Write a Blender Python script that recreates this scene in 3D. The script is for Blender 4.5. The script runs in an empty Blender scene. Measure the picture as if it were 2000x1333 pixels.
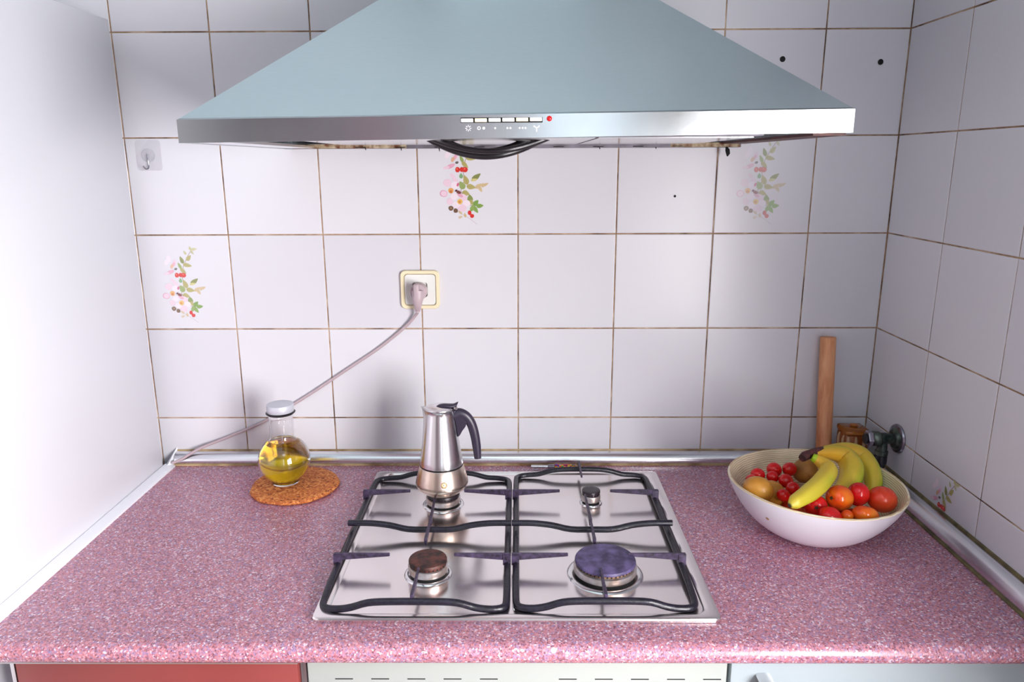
import bpy, bmesh, math, random
from mathutils import Vector, Matrix
R = random.Random(7)
D = bpy.data
SC = bpy.context.scene
COL = SC.collection

def srgb(r, g, b):
    def f(v):
        v /= 255.0
        return v / 12.92 if v <= .04045 else ((v + .055) / 1.055) ** 2.4
    return (f(r), f(g), f(b), 1.0)

# ------------------------------------------------------------------ camera
cam = D.objects.new('camera', D.cameras.new('camera'))
COL.objects.link(cam)
P_, Y_, RL = 0.2375, -0.0078, -0.0037
fw = Vector((math.sin(Y_) * math.cos(P_), math.cos(Y_) * math.cos(P_), -math.sin(P_)))
rt = Vector((math.cos(Y_), -math.sin(Y_), 0)); up = rt.cross(fw)
rt2 = math.cos(RL) * rt + math.sin(RL) * up; up2 = -math.sin(RL) * rt + math.cos(RL) * up
M = Matrix((rt2, up2, -fw)).transposed().to_4x4()
M.translation = Vector((-.0016, -1.535, .6467))
cam.matrix_world = M
cam.data.sensor_width = 36; cam.data.lens = 36 * 1444.73 / 2000
cam.data.clip_start = .02
SC.camera = cam

# ------------------------------------------------------------------ light
w = D.worlds.new('world'); SC.world = w; w.use_nodes = True
bg = w.node_tree.nodes['Background']
bg.inputs[0].default_value = (.80, .90, 1.0, 1); bg.inputs[1].default_value = .9

def area(name, loc, target, sx, sy, power, col, spread=180):
    l = D.lights.new(name, 'AREA'); l.shape = 'RECTANGLE'; l.size = sx; l.size_y = sy
    l.energy = power; l.color = col; l.spread = math.radians(spread)
    o = D.objects.new(name, l); COL.objects.link(o); o.location = loc
    o.rotation_euler = (Vector(target) - Vector(loc)).to_track_quat('-Z', 'Y').to_euler()
    return o
# daylight through the window of the right wall, beside the photographer
area('window_daylight', (.805, -1.70, .34), (-.4, -1.70, .34), 1.02, .86, 104, (1.0, .975, .975))
# cool fill light added behind the photographer, in an unseen slim opening
area('front_fill_light', (.30, -3.00, .45), (.10, 0, .30), .24, 1.5, 2.4, (.74, .90, 1.0))
area('ceiling_fill_light', (0.1, -1.9, 1.62), (0.1, -1.7, 0), 0.5, .5, 2.4, (.72, .90, 1.0))  # cool overhead fill, added without any lamp fixture
SC.view_settings.view_transform = 'Standard'
SC.view_settings.look = 'None'
SC.view_settings.gamma = 1.0
SC.view_settings.use_curve_mapping = False
SC.view_settings.exposure = -0.06
SC.cycles.use_denoising = True
SC.cycles.max_bounces = 10
SC.cycles.diffuse_bounces = 5
SC.cycles.transmission_bounces = 10
SC.cycles.caustics_reflective = False
SC.cycles.sample_clamp_indirect = 8

# ------------------------------------------------------------------ materials
class N:
    def __init__(s, name):
        s.m = D.materials.new(name); s.m.use_nodes = True
        s.t = s.m.node_tree; s.b = s.t.nodes['Principled BSDF']
        s._co = None
    def n(s, t, **k):
        x = s.t.nodes.new(t)
        for a, v in k.items():
            if a[0] == '_': x.inputs[a[1:].replace('_', ' ')].default_value = v
            else: setattr(x, a, v)
        return x
    def l(s, a, b): s.t.links.new(a, b)
    def co(s, scale=(1, 1, 1), gen='Object'):
        tc = s.n('ShaderNodeTexCoord'); mp = s.n('ShaderNodeMapping'); mp.inputs['Scale'].default_value = scale
        s.l(tc.outputs[gen], mp.inputs[0]); return mp.outputs[0]
    def set(s, **k):
        for a, v in k.items(): s.b.inputs[a.replace('_', ' ')].default_value = v
        return s
    def noise(s, co, scale, detail=3, rough=.5):
        x = s.n('ShaderNodeTexNoise', _Scale=scale, _Detail=detail, _Roughness=rough); s.l(co, x.inputs['Vector']); return x.outputs['Fac']
    def ramp(s, fac, stops, const=False):
        x = s.n('ShaderNodeValToRGB'); e = x.color_ramp
        if const: e.interpolation = 'CONSTANT'
        while len(e.elements) < len(stops): e.elements.new(.5)
        for el, (p, c) in zip(e.elements, stops): el.position = p; el.color = c
        s.l(fac, x.inputs[0]); return x.outputs[0]
    def bump(s, h, strength=.2, dist=.001):
        x = s.n('ShaderNodeBump', _Strength=strength, _Distance=dist); s.l(h, x.inputs['Height']); s.l(x.outputs[0], s.b.inputs['Normal'])
    def mix(s, fac, a, b):
        x = s.n('ShaderNodeMix', data_type='RGBA')
        for i, v in ((0, fac), (6, a), (7, b)):
            if hasattr(v, 'is_output'): s.l(v, x.inputs[i])
            else: x.inputs[i].default_value = v
        return x.outputs[2]
    def base(s, o): s.l(o, s.b.inputs['Base Color']); return s

def plain(name, col, rough=.5, metal=0, **k):
    m = N(name); m.set(Base_Color=col, Roughness=rough, Metallic=metal, **k); return m.m
def mottled(name, c1, c2, scale=40, rough=.5, metal=0, bump=0, stops=(.35, .65), stretch=(1, 1, 1), detail=4, **k):
    m = N(name); co = m.co(stretch); f = m.noise(co, scale, detail)
    m.base(m.ramp(f, [(stops[0], c1), (stops[1], c2)])); m.set(Roughness=rough, Metallic=metal, **k)
    if bump: m.bump(f, bump)
    return m.m
def brushed(name, col, stretch, rough=.3, aniso=.0, bmp=.06):
    m = N(name); co = m.co(stretch); f = m.noise(co, 60, 3, .6); f2 = m.noise(m.co((1, 1, 1)), 9, 3)
    d = tuple(v * .86 for v in col[:3]) + (1,)
    m.base(m.mix(f, d, col)); m.set(Metallic=1.0)
    mr = m.n('ShaderNodeMapRange'); mr.inputs['To Min'].default_value = rough - .05; mr.inputs['To Max'].default_value = rough + .09
    m.l(f2, mr.inputs[0]); m.l(mr.outputs[0], m.b.inputs['Roughness'])
    m.bump(f, bmp, .0004)
    return m.m

MT = {}
# glazed tile
t = N('tile_glaze'); co = t.co((1, 1, 1)); oi = t.n('ShaderNodeObjectInfo')
r_ = t.ramp(oi.outputs['Random'], [(0, srgb(212, 210, 217)), (1, srgb(220, 218, 224))])
t.base(r_); t.set(Roughness=.27, Specular_IOR_Level=.36); t.bump(t.noise(co, 5, 1), .25, .004); MT['tile'] = t.m
g = N('grout'); co = g.co(); f = g.noise(co, 14, 4, .65)
g.base(g.ramp(f, [(.32, srgb(205, 180, 155)), (.5, srgb(160, 128, 100)), (.66, srgb(92, 66, 50))])); g.set(Roughness=.9); MT['grout'] = g.m
MT['plaster'] = mottled('plaster', srgb(176, 172, 176), srgb(184, 180, 182), 6, .8)
MT['ceiling'] = mottled('ceiling_paint', srgb(200, 222, 228), srgb(208, 228, 233), 4, .85)
MT['floor'] = mottled('floor_tile', srgb(150, 128, 118), srgb(170, 148, 136), 8, .35)
# speckled laminate
c = N('speckled_laminate'); co = c.co((1, 1, 1)); wob = c.n('ShaderNodeTexNoise', _Scale=120.0); c.l(co, wob.inputs['Vector'])
mv = c.n('ShaderNodeMix', data_type='VECTOR'); mv.inputs[0].default_value = .0025
c.l(co, mv.inputs[4]); c.l(wob.outputs['Color'], mv.inputs[5])
v = c.n('ShaderNodeTexVoronoi', _Scale=420.0); c.l(mv.outputs[1], v.inputs['Vector'])
sp = c.n('ShaderNodeSeparateColor'); c.l(v.outputs['Color'], sp.inputs[0])
c1 = c.ramp(sp.outputs[0], [(0, srgb(112, 62, 76)), (.12, srgb(160, 98, 112)), (.28, srgb(192, 116, 126)), (.44, srgb(204, 134, 140)), (.6, srgb(176, 130, 154)), (.72, srgb(142, 126, 168)), (.85, srgb(222, 168, 178)), (.93, srgb(238, 224, 238))], True)
v2 = c.n('ShaderNodeTexVoronoi', _Scale=900.0); c.l(mv.outputs[1], v2.inputs['Vector']); sp2 = c.n('ShaderNodeSeparateColor'); c.l(v2.outputs['Color'], sp2.inputs[0])
c2 = c.ramp(sp2.outputs[1], [(0, srgb(108, 62, 78)), (.2, srgb(184, 118, 128)), (.52, srgb(198, 142, 160)), (.8, srgb(162, 146, 184))], True)
c.base(c.mix(.38, c1, c2)); c.set(Roughness=.27, Specular_IOR_Level=.55); c.bump(sp2.outputs[0], .06, .0003); MT['laminate'] = c.m

MT['hoodsteel'] = brushed('brushed_steel_hood', (.72, .78, .81, 1), (1, 22, 60), .36)
MT['hoodband'] = brushed('brushed_steel_band', (.60, .64, .66, 1), (1, 22, 60), .17)
MT['hobsteel'] = brushed('brushed_steel_hob', (.97, .91, .90, 1), (50, 1.2, 1), .17, 0, .015)
MT['steel'] = plain('polished_steel', (.78, .77, .78, 1), .18, 1)
MT['alu'] = plain('satin_aluminium', (.83, .84, .88, 1), .27, 1)
MT['burnalu'] = mottled('stained_aluminium', srgb(205, 200, 205), srgb(170, 150, 140), 60, .38, .8)
MT['enamel'] = mottled('black_enamel', srgb(13, 11, 18), srgb(36, 31, 48), 160, .33, 0, .5, (.3, .75))
MT['prong'] = mottled('heat_stained_enamel', srgb(24, 18, 30), srgb(82, 66, 98), 130, .42, 0, .4, (.3, .75))
MT['cap_rust'] = mottled('burnt_brown_cap', srgb(30, 14, 14), srgb(98, 50, 40), 90, .55, 0, .4)
MT['cap_violet'] = mottled('violet_black_cap', srgb(52, 42, 76), srgb(104, 90, 136), 55, .5, 0, .3)
MT['cap_black'] = mottled('black_cap', srgb(20, 14, 20), srgb(52, 38, 48), 90, .35, 0, .3)
MT['black'] = plain('black_plastic', srgb(22, 18, 24), .35)
MT['dark'] = plain('dark_void', srgb(12, 10, 12), .8)
MT['darkviolet'] = plain('dark_violet_plastic', srgb(48, 40, 58), .36)
MT['white'] = plain('white_lacquer', srgb(236, 236, 242), .28)
MT['cabwhite'] = plain('cabinet_white', srgb(206, 206, 213), .3)
MT['dullgrey'] = plain('grey_blue_laminate', srgb(104, 114, 122), .5)
MT['dullpink'] = plain('dusky_pink_laminate', srgb(150, 104, 108), .5)
MT['capwhite'] = plain('satin_white_metal', srgb(206, 206, 216), .35, .25)
MT['cream'] = plain('aged_cream_plastic', srgb(240, 226, 190), .35)
MT['whiteplastic'] = plain('white_plastic', srgb(232, 232, 228), .35)
MT['cord'] = plain('grey_pink_plastic', srgb(186, 166, 172), .42)
MT['terracotta'] = mottled('terracotta_laminate', srgb(134, 62, 60), srgb(140, 66, 64), 5, .33)
MT['oven'] = plain('white_enamel', srgb(170, 175, 172), .3)
MT['drawer'] = plain('pale_grey_laminate', srgb(172, 184, 190), .35)
MT['rust'] = mottled('rusty_strip', srgb(112, 66, 40), srgb(196, 180, 150), 90, .7, .2, .4)
MT['greystrip'] = mottled('grey_filter_frame', srgb(92, 86, 94), srgb(128, 124, 136), 30, .55, .2)
MT['redbrown'] = mottled('greasy_brown', srgb(60, 22, 20), srgb(96, 44, 38), 30, .5)
MT['redlamp'] = plain('red_lens', srgb(190, 16, 24), .2)
MT['print'] = plain('white_print', srgb(226, 222, 230), .5)
MT['sealant'] = mottled('aged_sealant', srgb(196, 170, 130), srgb(128, 98, 62), 22, .6)
MT['olive'] = mottled('mouldy_joint', srgb(82, 72, 50), srgb(122, 106, 72), 40, .8)
ck = N('cork'); co = ck.co(); v = ck.n('ShaderNodeTexVoronoi', _Scale=260.0); ck.l(co, v.inputs['Vector']); s_ = ck.n('ShaderNodeSeparateColor'); ck.l(v.outputs['Color'], s_.inputs[0])
ck.base(ck.ramp(s_.outputs[0], [(0, srgb(134, 62, 30)), (.08, srgb(184, 98, 48)), (.45, srgb(206, 122, 62)), (.8, srgb(226, 150, 84))], True)); ck.set(Roughness=.8); ck.bump(ck.noise(co, 180, 4), .8, .002); MT['cork'] = ck.m
MT['glass'] = plain('clear_glass', (1, 1, 1, 1), .0, 0, Transmission_Weight=1, IOR=1.45)
MT['oil'] = plain('olive_oil', srgb(236, 196, 20), .0, 0, Transmission_Weight=1, IOR=1.44)
MT['film'] = plain('clear_film', (.96, .95, .97, 1), .25, 0, Transmission_Weight=.9, IOR=1.1, Alpha=.5)
MT['amber'] = plain('amber_glass', srgb(206, 122, 40), .06, 0, Transmission_Weight=.75, IOR=1.45)
MT['amberrib'] = plain('pale_amber_rib', srgb(168, 132, 98), .3)
MT['brownliq'] = plain('brown_filling', srgb(132, 66, 22), .3)
wd = N('beech_wood'); co = wd.co((6, 6, 1)); f = wd.noise(co, 14, 5, .6)
wd.base(wd.ramp(f, [(.3, srgb(186, 112, 70)), (.5, srgb(214, 148, 104)), (.7, srgb(226, 166, 122))])); wd.set(Roughness=.55); MT['beech'] = wd.m
bb = N('coiled_bamboo'); co = bb.co(); wv = bb.n('ShaderNodeTexWave', wave_type='BANDS', bands_direction='Z', _Scale=95.0, _Distortion=3.0, _Detail=2.0); wv.inputs['Detail Scale'].default_value = .6
bb.l(co, wv.inputs['Vector']); bb.base(bb.ramp(wv.outputs['Fac'], [(.1, srgb(206, 176, 138)), (.5, srgb(232, 214, 182)), (.9, srgb(240, 228, 204))])); bb.set(Roughness=.45); bb.bump(wv.outputs['Fac'], .3, .001); MT['bamboo'] = bb.m
MT['bowlwhite'] = plain('white_bowl_lacquer', srgb(238, 236, 244), .28)
MT['brass'] = mottled('verdigris_brass', srgb(34, 48, 44), srgb(112, 122, 112), 45, .35, .75, .2)
MT['chromedull'] = mottled('dull_chrome', srgb(120, 112, 124), srgb(190, 184, 196), 30, .25, .9)
MT['moka_top'] = brushed('moka_steel', (.80, .78, .80, 1), (1, 1, 30), .2)
MT['moka_base'] = mottled('heat_tinted_steel', (.60, .44, .34, 1), (.74, .62, .55, 1), 14, .27, 1, 0, (.3, .7), (1, 1, .4))
MT['brassy'] = plain('brass_valve', (.86, .52, .30, 1), .25, 1)

def fruitmat(name, c1, c2, c3, scale, rough, bump=.0):
    m = N(name); co = m.co(); f = m.noise(co, scale, 2)
    m.base(m.ramp(f, [(.3, c1), (.5, c2), (.72, c3)])); m.set(Roughness=rough)
    if bump: m.bump(m.noise(co, 400, 3), bump, .0006)
    return m.m
MT['tomato'] = fruitmat('red_tomato', srgb(196, 10, 16), srgb(212, 16, 20), srgb(222, 34, 22), 30, .18)
MT['tomato_o'] = fruitmat('orange_red_tomato', srgb(214, 40, 16), srgb(228, 84, 20), srgb(232, 130, 24), 26, .18)
MT['tomato_v'] = fruitmat('vermilion_tomato', srgb(208, 44, 24), srgb(218, 62, 30), srgb(224, 84, 42), 22, .25)
MT['kiwi'] = fruitmat('brown_kiwi_skin', srgb(128, 84, 32), srgb(152, 102, 40), srgb(168, 120, 54), 30, .6, .5)
MT['kiwi_g'] = fruitmat('golden_kiwi_skin', srgb(178, 116, 40), srgb(198, 134, 46), srgb(208, 150, 60), 25, .38, .2)
MT['calyx'] = plain('dark_green_calyx', srgb(44, 52, 22), .6)

def vcol_mat(name, rough, bump=0, spots=None):
    m = N(name); a = m.n('ShaderNodeVertexColor', layer_name='Col'); o = a.outputs[0]
    if spots:
        f = m.noise(m.co((1, 1, 1)), spots[0], 4, .7); k = m.ramp(f, [(spots[1], (0, 0, 0, 1)), (spots[1] + .05, (1, 1, 1, 1))])
        o = m.mix(k, o, spots[2])
    m.base(o); m.set(Roughness=rough); return m.m
MT['banana'] = vcol_mat('banana_peel', .42, spots=(170, .70, srgb(120, 80, 30)))
MT['decal'] = vcol_mat('printed_decal', .16)
MT['sleeve'] = vcol_mat('printed_sleeve', .3)

# ------------------------------------------------------------------ mesh helpers
def link(name, me, mats, parent=None, smooth=False, auto=None):
    if not isinstance(mats, (list, tuple)): mats = [mats]
    for m in mats: me.materials.append(MT[m] if isinstance(m, str) else m)
    if smooth or auto:
        for p in me.polygons: p.use_smooth = True
    if auto: me.set_sharp_from_angle(angle=math.radians(auto))
    o = D.objects.new(name, me); COL.objects.link(o)
    if parent: o.parent = parent
    return o
def bmo(name, bm, mats, parent=None, smooth=False, auto=None):
    bmesh.ops.recalc_face_normals(bm, faces=bm.faces)
    me = D.meshes.new(name); bm.to_mesh(me); bm.free()
    return link(name, me, mats, parent, smooth, auto)
def tag(o, label=None, cat=None, group=None, kind=None):
    if label: o['label'] = label
    if cat: o['category'] = cat
    if group: o['group'] = group
    if kind: o['kind'] = kind
    return o
def empty(name, loc=(0, 0, 0), rz=0):
    o = D.objects.new(name, None); COL.objects.link(o); o.location = loc; o.rotation_euler = (0, 0, rz); o.empty_display_size = .02; return o

def box(bm, x0, x1, y0, y1, z0, z1, bev=0, seg=2, mat=0):
    r = bmesh.ops.create_cube(bm, size=1)
    for v in r['verts']:
        v.co = Vector(((x0 + x1) / 2 + v.co.x * (x1 - x0), (y0 + y1) / 2 + v.co.y * (y1 - y0), (z0 + z1) / 2 + v.co.z * (z1 - z0)))
    fs = list({f for v in r['verts'] for f in v.link_faces})
    for f in fs: f.material_index = mat
    if bev:
        es = list({e for v in r['verts'] for e in v.link_edges})
        q = bmesh.ops.bevel(bm, geom=es, offset=bev, segments=seg, profile=.5, affect='EDGES')
        for f in q['faces']: f.material_index = mat
    return bm
def boxo(name, b, mat, parent=None, bev=0, seg=2):
    bm = bmesh.new(); box(bm, *b, bev=bev, seg=seg)
    return bmo(name, bm, mat, parent, auto=35 if bev else None)
def lathe(bm, prof, seg=48, mtx=None, mats=None, cap0=True, cap1=True, ang=None):
    rings = []
    for i, (r, z) in enumerate(prof):
        ring = []
        if r < 1e-6:
            ring = [bm.verts.new((0, 0, z))] * 1
        else:
            ring = [bm.verts.new((r * math.cos(2 * math.pi * k / seg), r * math.sin(2 * math.pi * k / seg), z)) for k in range(seg)]
        rings.append(ring)
    newf = []
    for i in range(len(rings) - 1):
        a, b = rings[i], rings[i + 1]
        for k in range(seg):
            k2 = (k + 1) % seg
            if len(a) == 1 and len(b) == 1: continue
            if len(a) == 1: f = bm.faces.new((a[0], b[k], b[k2]))
            elif len(b) == 1: f = bm.faces.new((a[k], a[k2], b[0]))
            else: f = bm.faces.new((a[k], a[k2], b[k2], b[k]))
            if mats: f.material_index = mats[i]
            newf.append(f)
    if cap0 and len(rings[0]) > 1: bm.faces.new(rings[0])
    if cap1 and len(rings[-1]) > 1: bm.faces.new(rings[-1])
    if mtx is not None:
        bmesh.ops.transform(bm, matrix=mtx, verts=list({v for r in rings for v in r}))
    return rings
def lathe_o(name, prof, mats, parent=None, seg=48, mtx=None, fm=None, auto=40, cap0=True, cap1=True):
    bm = bmesh.new(); lathe(bm, prof, seg, mtx, fm, cap0, cap1); return bmo(name, bm, mats, parent, auto=auto)
def cat_rom(P, n=6):
    P = [Vector(p) for p in P]; out = []
    Q = [2 * P[0] - P[1]] + P + [2 * P[-1] - P[-2]]
    for i in range(1, len(Q) - 2):
        a, b, c_, d = Q[i - 1], Q[i], Q[i + 1], Q[i + 2]
        for k in range(n):
            t = k / n
            out.append(.5 * ((2 * b) + (c_ - a) * t + (2 * a - 5 * b + 4 * c_ - d) * t * t + (3 * b - a - 3 * c_ + d) * t ** 3))
    out.append(P[-1]); return out
def lerp_list(L, n):
    out = []
    for i in range(len(L) - 1):
        for k in range(n): out.append(L[i] + (L[i + 1] - L[i]) * k / n)
    out.append(L[-1]); return out
def tube(bm, P, rad, seg=10, closed=False, sect=None, mat=0, cap=True):
    """sweep; rad float / list; sect(k,seg)->multiplier or (a,b) ellipse"""
    P = [Vector(p) for p in P]; n = len(P)
    if not isinstance(rad, (list, tuple)): rad = [rad] * n
    T = []
    for i in range(n):
        if closed: t = P[(i + 1) % n] - P[i - 1]
        else: t = P[min(i + 1, n - 1)] - P[max(i - 1, 0)]
        T.append(t.normalized())
    nrm = Vector((0, 0, 1))
    if abs(T[0].dot(nrm)) > .9: nrm = Vector((0, 1, 0))
    nrm = (nrm - T[0] * nrm.dot(T[0])).normalized()
    rings = []
    for i in range(n):
        nrm = (nrm - T[i] * nrm.dot(T[i])).normalized(); bn = T[i].cross(nrm)
        ring = []
        for k in range(seg):
            a = 2 * math.pi * k / seg; m = sect(k, seg) if sect else 1.0
            mx, my = m if isinstance(m, tuple) else (m, m)
            ring.append(bm.verts.new(P[i] + (nrm * math.cos(a) * my + bn * math.sin(a) * mx) * rad[i]))
        rings.append(ring)
    m_ = n if closed else n - 1
    for i in range(m_):
        a, b = rings[i], rings[(i + 1) % n]
        for k in range(seg):
            f = bm.faces.new((a[k], a[(k + 1) % seg], b[(k + 1) % seg], b[k])); f.material_index = mat
    if not closed and cap:
        bm.faces.new(rings[0]).material_index = mat; bm.faces.new(rings[-1]).material_index = mat
    return rings
def tube_o(name, P, rad, mat, parent=None, seg=10, auto=50, **k):
    bm = bmesh.new(); tube(bm, P, rad, seg, **k); return bmo(name, bm, mat, parent, auto=auto)
def axis_m(loc, direction):
    q = Vector(direction).to_track_quat('Z', 'Y'); return Matrix.Translation(Vector(loc)) @ q.to_matrix().to_4x4()
def copy_tree(o, parent=None):
    c_ = o.copy(); COL.objects.link(c_); c_.parent = parent
    for ch in list(o.children): copy_tree(ch, c_)
    return c_
def paint(me, fn):
    a = me.color_attributes.new('Col', 'FLOAT_COLOR', 'CORNER')
    for p in me.polygons:
        for li in p.loop_indices:
            a.data[li].color = fn(me.vertices[me.loops[li].vertex_index].co, p)

# ------------------------------------------------------------------ room shell
XR = .7593; Z0 = .895
FLOOR, CEIL, XL, YF = -.90, 1.70, -1.42, -3.05
G = .0014
def shell(name, b, mat):
    o = boxo(name, b, mat); o['kind'] = 'structure'; return o
wall_back = shell('wall_back', (XL, XR + .1, G, .12, FLOOR, CEIL), 'grout')
# right wall slab with the window opening beside the photographer
bm = bmesh.new()
WX0, WX1 = XR + G, XR + .14
WY0, WY1, WZ0, WZ1 = -2.23, -1.18, -.10, .78
box(bm, WX0, WX1, WY1, G, FLOOR, CEIL); box(bm, WX0, WX1, YF, WY0, FLOOR, CEIL)
box(bm, WX0, WX1, WY0, WY1, FLOOR, WZ0); box(bm, WX0, WX1, WY0, WY1, WZ1, CEIL)
wall_right = bmo('wall_right', bm, 'grout'); wall_right['kind'] = 'structure'
shell('wall_left', (XL - .1, XL, YF, .12, FLOOR, CEIL), 'plaster')
bm = bmesh.new()
box(bm, XL, .17, YF - .1, YF, FLOOR, CEIL); box(bm, .43, XR + .14, YF - .1, YF, FLOOR, CEIL)
box(bm, .17, .43, YF - .1, YF, 1.25, CEIL); box(bm, .17, .43, YF - .1, YF, FLOOR, -.35)
wf = bmo('wall_front', bm, 'plaster'); wf['kind'] = 'structure'
shell('floor', (XL - .1, XR + .14, YF - .1, .12, FLOOR - .1, FLOOR), 'floor')
shell('ceiling', (XL - .1, XR + .14, YF - .1, .12, CEIL, CEIL + .1), 'ceiling')
def window(name, axis, at, a0, a1, z0, z1, mul):
    o = empty(name); o['kind'] = 'structure'
    def fr(nm, u0, u1, w0, w1):
        if axis == 'x': boxo(nm, (at, at + .05, u0, u1, w0, w1), 'white', o, .003)
        else: boxo(nm, (u0, u1, at - .05, at, w0, w1), 'white', o, .003)
    t = .045
    fr('window_frame', a0, a1, z0, z0 + t); fr('window_frame', a0, a1, z1 - t, z1)
    fr('window_frame', a0, a0 + t, z0 + t, z1 - t); fr('window_frame', a1 - t, a1, z0 + t, z1 - t)
    for m in mul: fr('window_mullion', m - .02, m + .02, z0 + t, z1 - t)
    return o
window('window_1', 'x', XR - .012, WY0, WY1, WZ0, WZ1, [-1.72])
window('fill_window', 'y', YF - .02, .17, .43, -.35, 1.25, [])  # added slim window, holds the front fill and gives the hood a bright reflection

# wall tiles
XS = [-.7919, -.6003, -.4038, -.2037, -.0005, .2019, .4012, .5964]
ZR = [Z0, Z0 - .1986, Z0 - .3928, Z0 - .5925, Z0 - .7924]
xs = [XL, -1.3919, -1.1919, -.9919] + XS + [XR]
zs = [FLOOR + .02, -.297, -.097] + list(reversed(ZR)) + [Z0 + .2, Z0 + .4, Z0 + .6, CEIL]
ys = [0, -.2014, -.4084, -.609, -.809, -1.009, -1.18]
_tc = {}
def tile_mesh(w_, h_):
    k = (round(w_, 3), round(h_, 3))
    if k in _tc: return _tc[k]
    bm = bmesh.new(); g_ = .0013; a, b = w_ / 2 - g_, h_ / 2 - g_; rings = []
    for ins, d in ((0, G), (0, .0006), (.0006, .00015), (.0016, 0)):
        rings.append([bm.verts.new((sx * (a - ins), d, sy * (b - ins))) for sx, sy in ((-1, -1), (1, -1), (1, 1), (-1, 1))])
    for i in range(3):
        for q in range(4): bm.faces.new((rings[i][q], rings[i][(q + 1) % 4], rings[i + 1][(q + 1) % 4], rings[i + 1][q]))
    bm.faces.new(rings[-1])
    bmesh.ops.recalc_face_normals(bm, faces=bm.faces)
    me = D.meshes.new('tile'); bm.to_mesh(me); bm.free(); me.materials.append(MT['tile'])
    _tc[k] = me; return me
TILE = {}
def put_tile(wall, loc, rz, w_, h_, key):
    o = D.objects.new('tile', tile_mesh(w_, h_)); COL.objects.link(o); o.parent = wall; o.location = loc
    o.rotation_euler = (R.uniform(-.0025, .0025), R.uniform(-.0008, .0008), rz + R.uniform(-.0025, .0025)); TILE[key] = o
for i in range(len(xs) - 1):
    for j in range(2, len(zs) - 1):
        put_tile(wall_back, ((xs[i] + xs[i + 1]) / 2, 0, (zs[j] + zs[j + 1]) / 2), 0, xs[i + 1] - xs[i], zs[j + 1] - zs[j], ('b', i, j))
for i in range(len(ys) - 1):
    for j in range(2, len(zs) - 1):
        if ys[i] < -.65 and zs[j] < -.1 and False: continue
        put_tile(wall_right, (XR, (ys[i] + ys[i + 1]) / 2, (zs[j] + zs[j + 1]) / 2), math.radians(-90), ys[i] - ys[i + 1], zs[j + 1] - zs[j], ('r', i, j))

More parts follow.
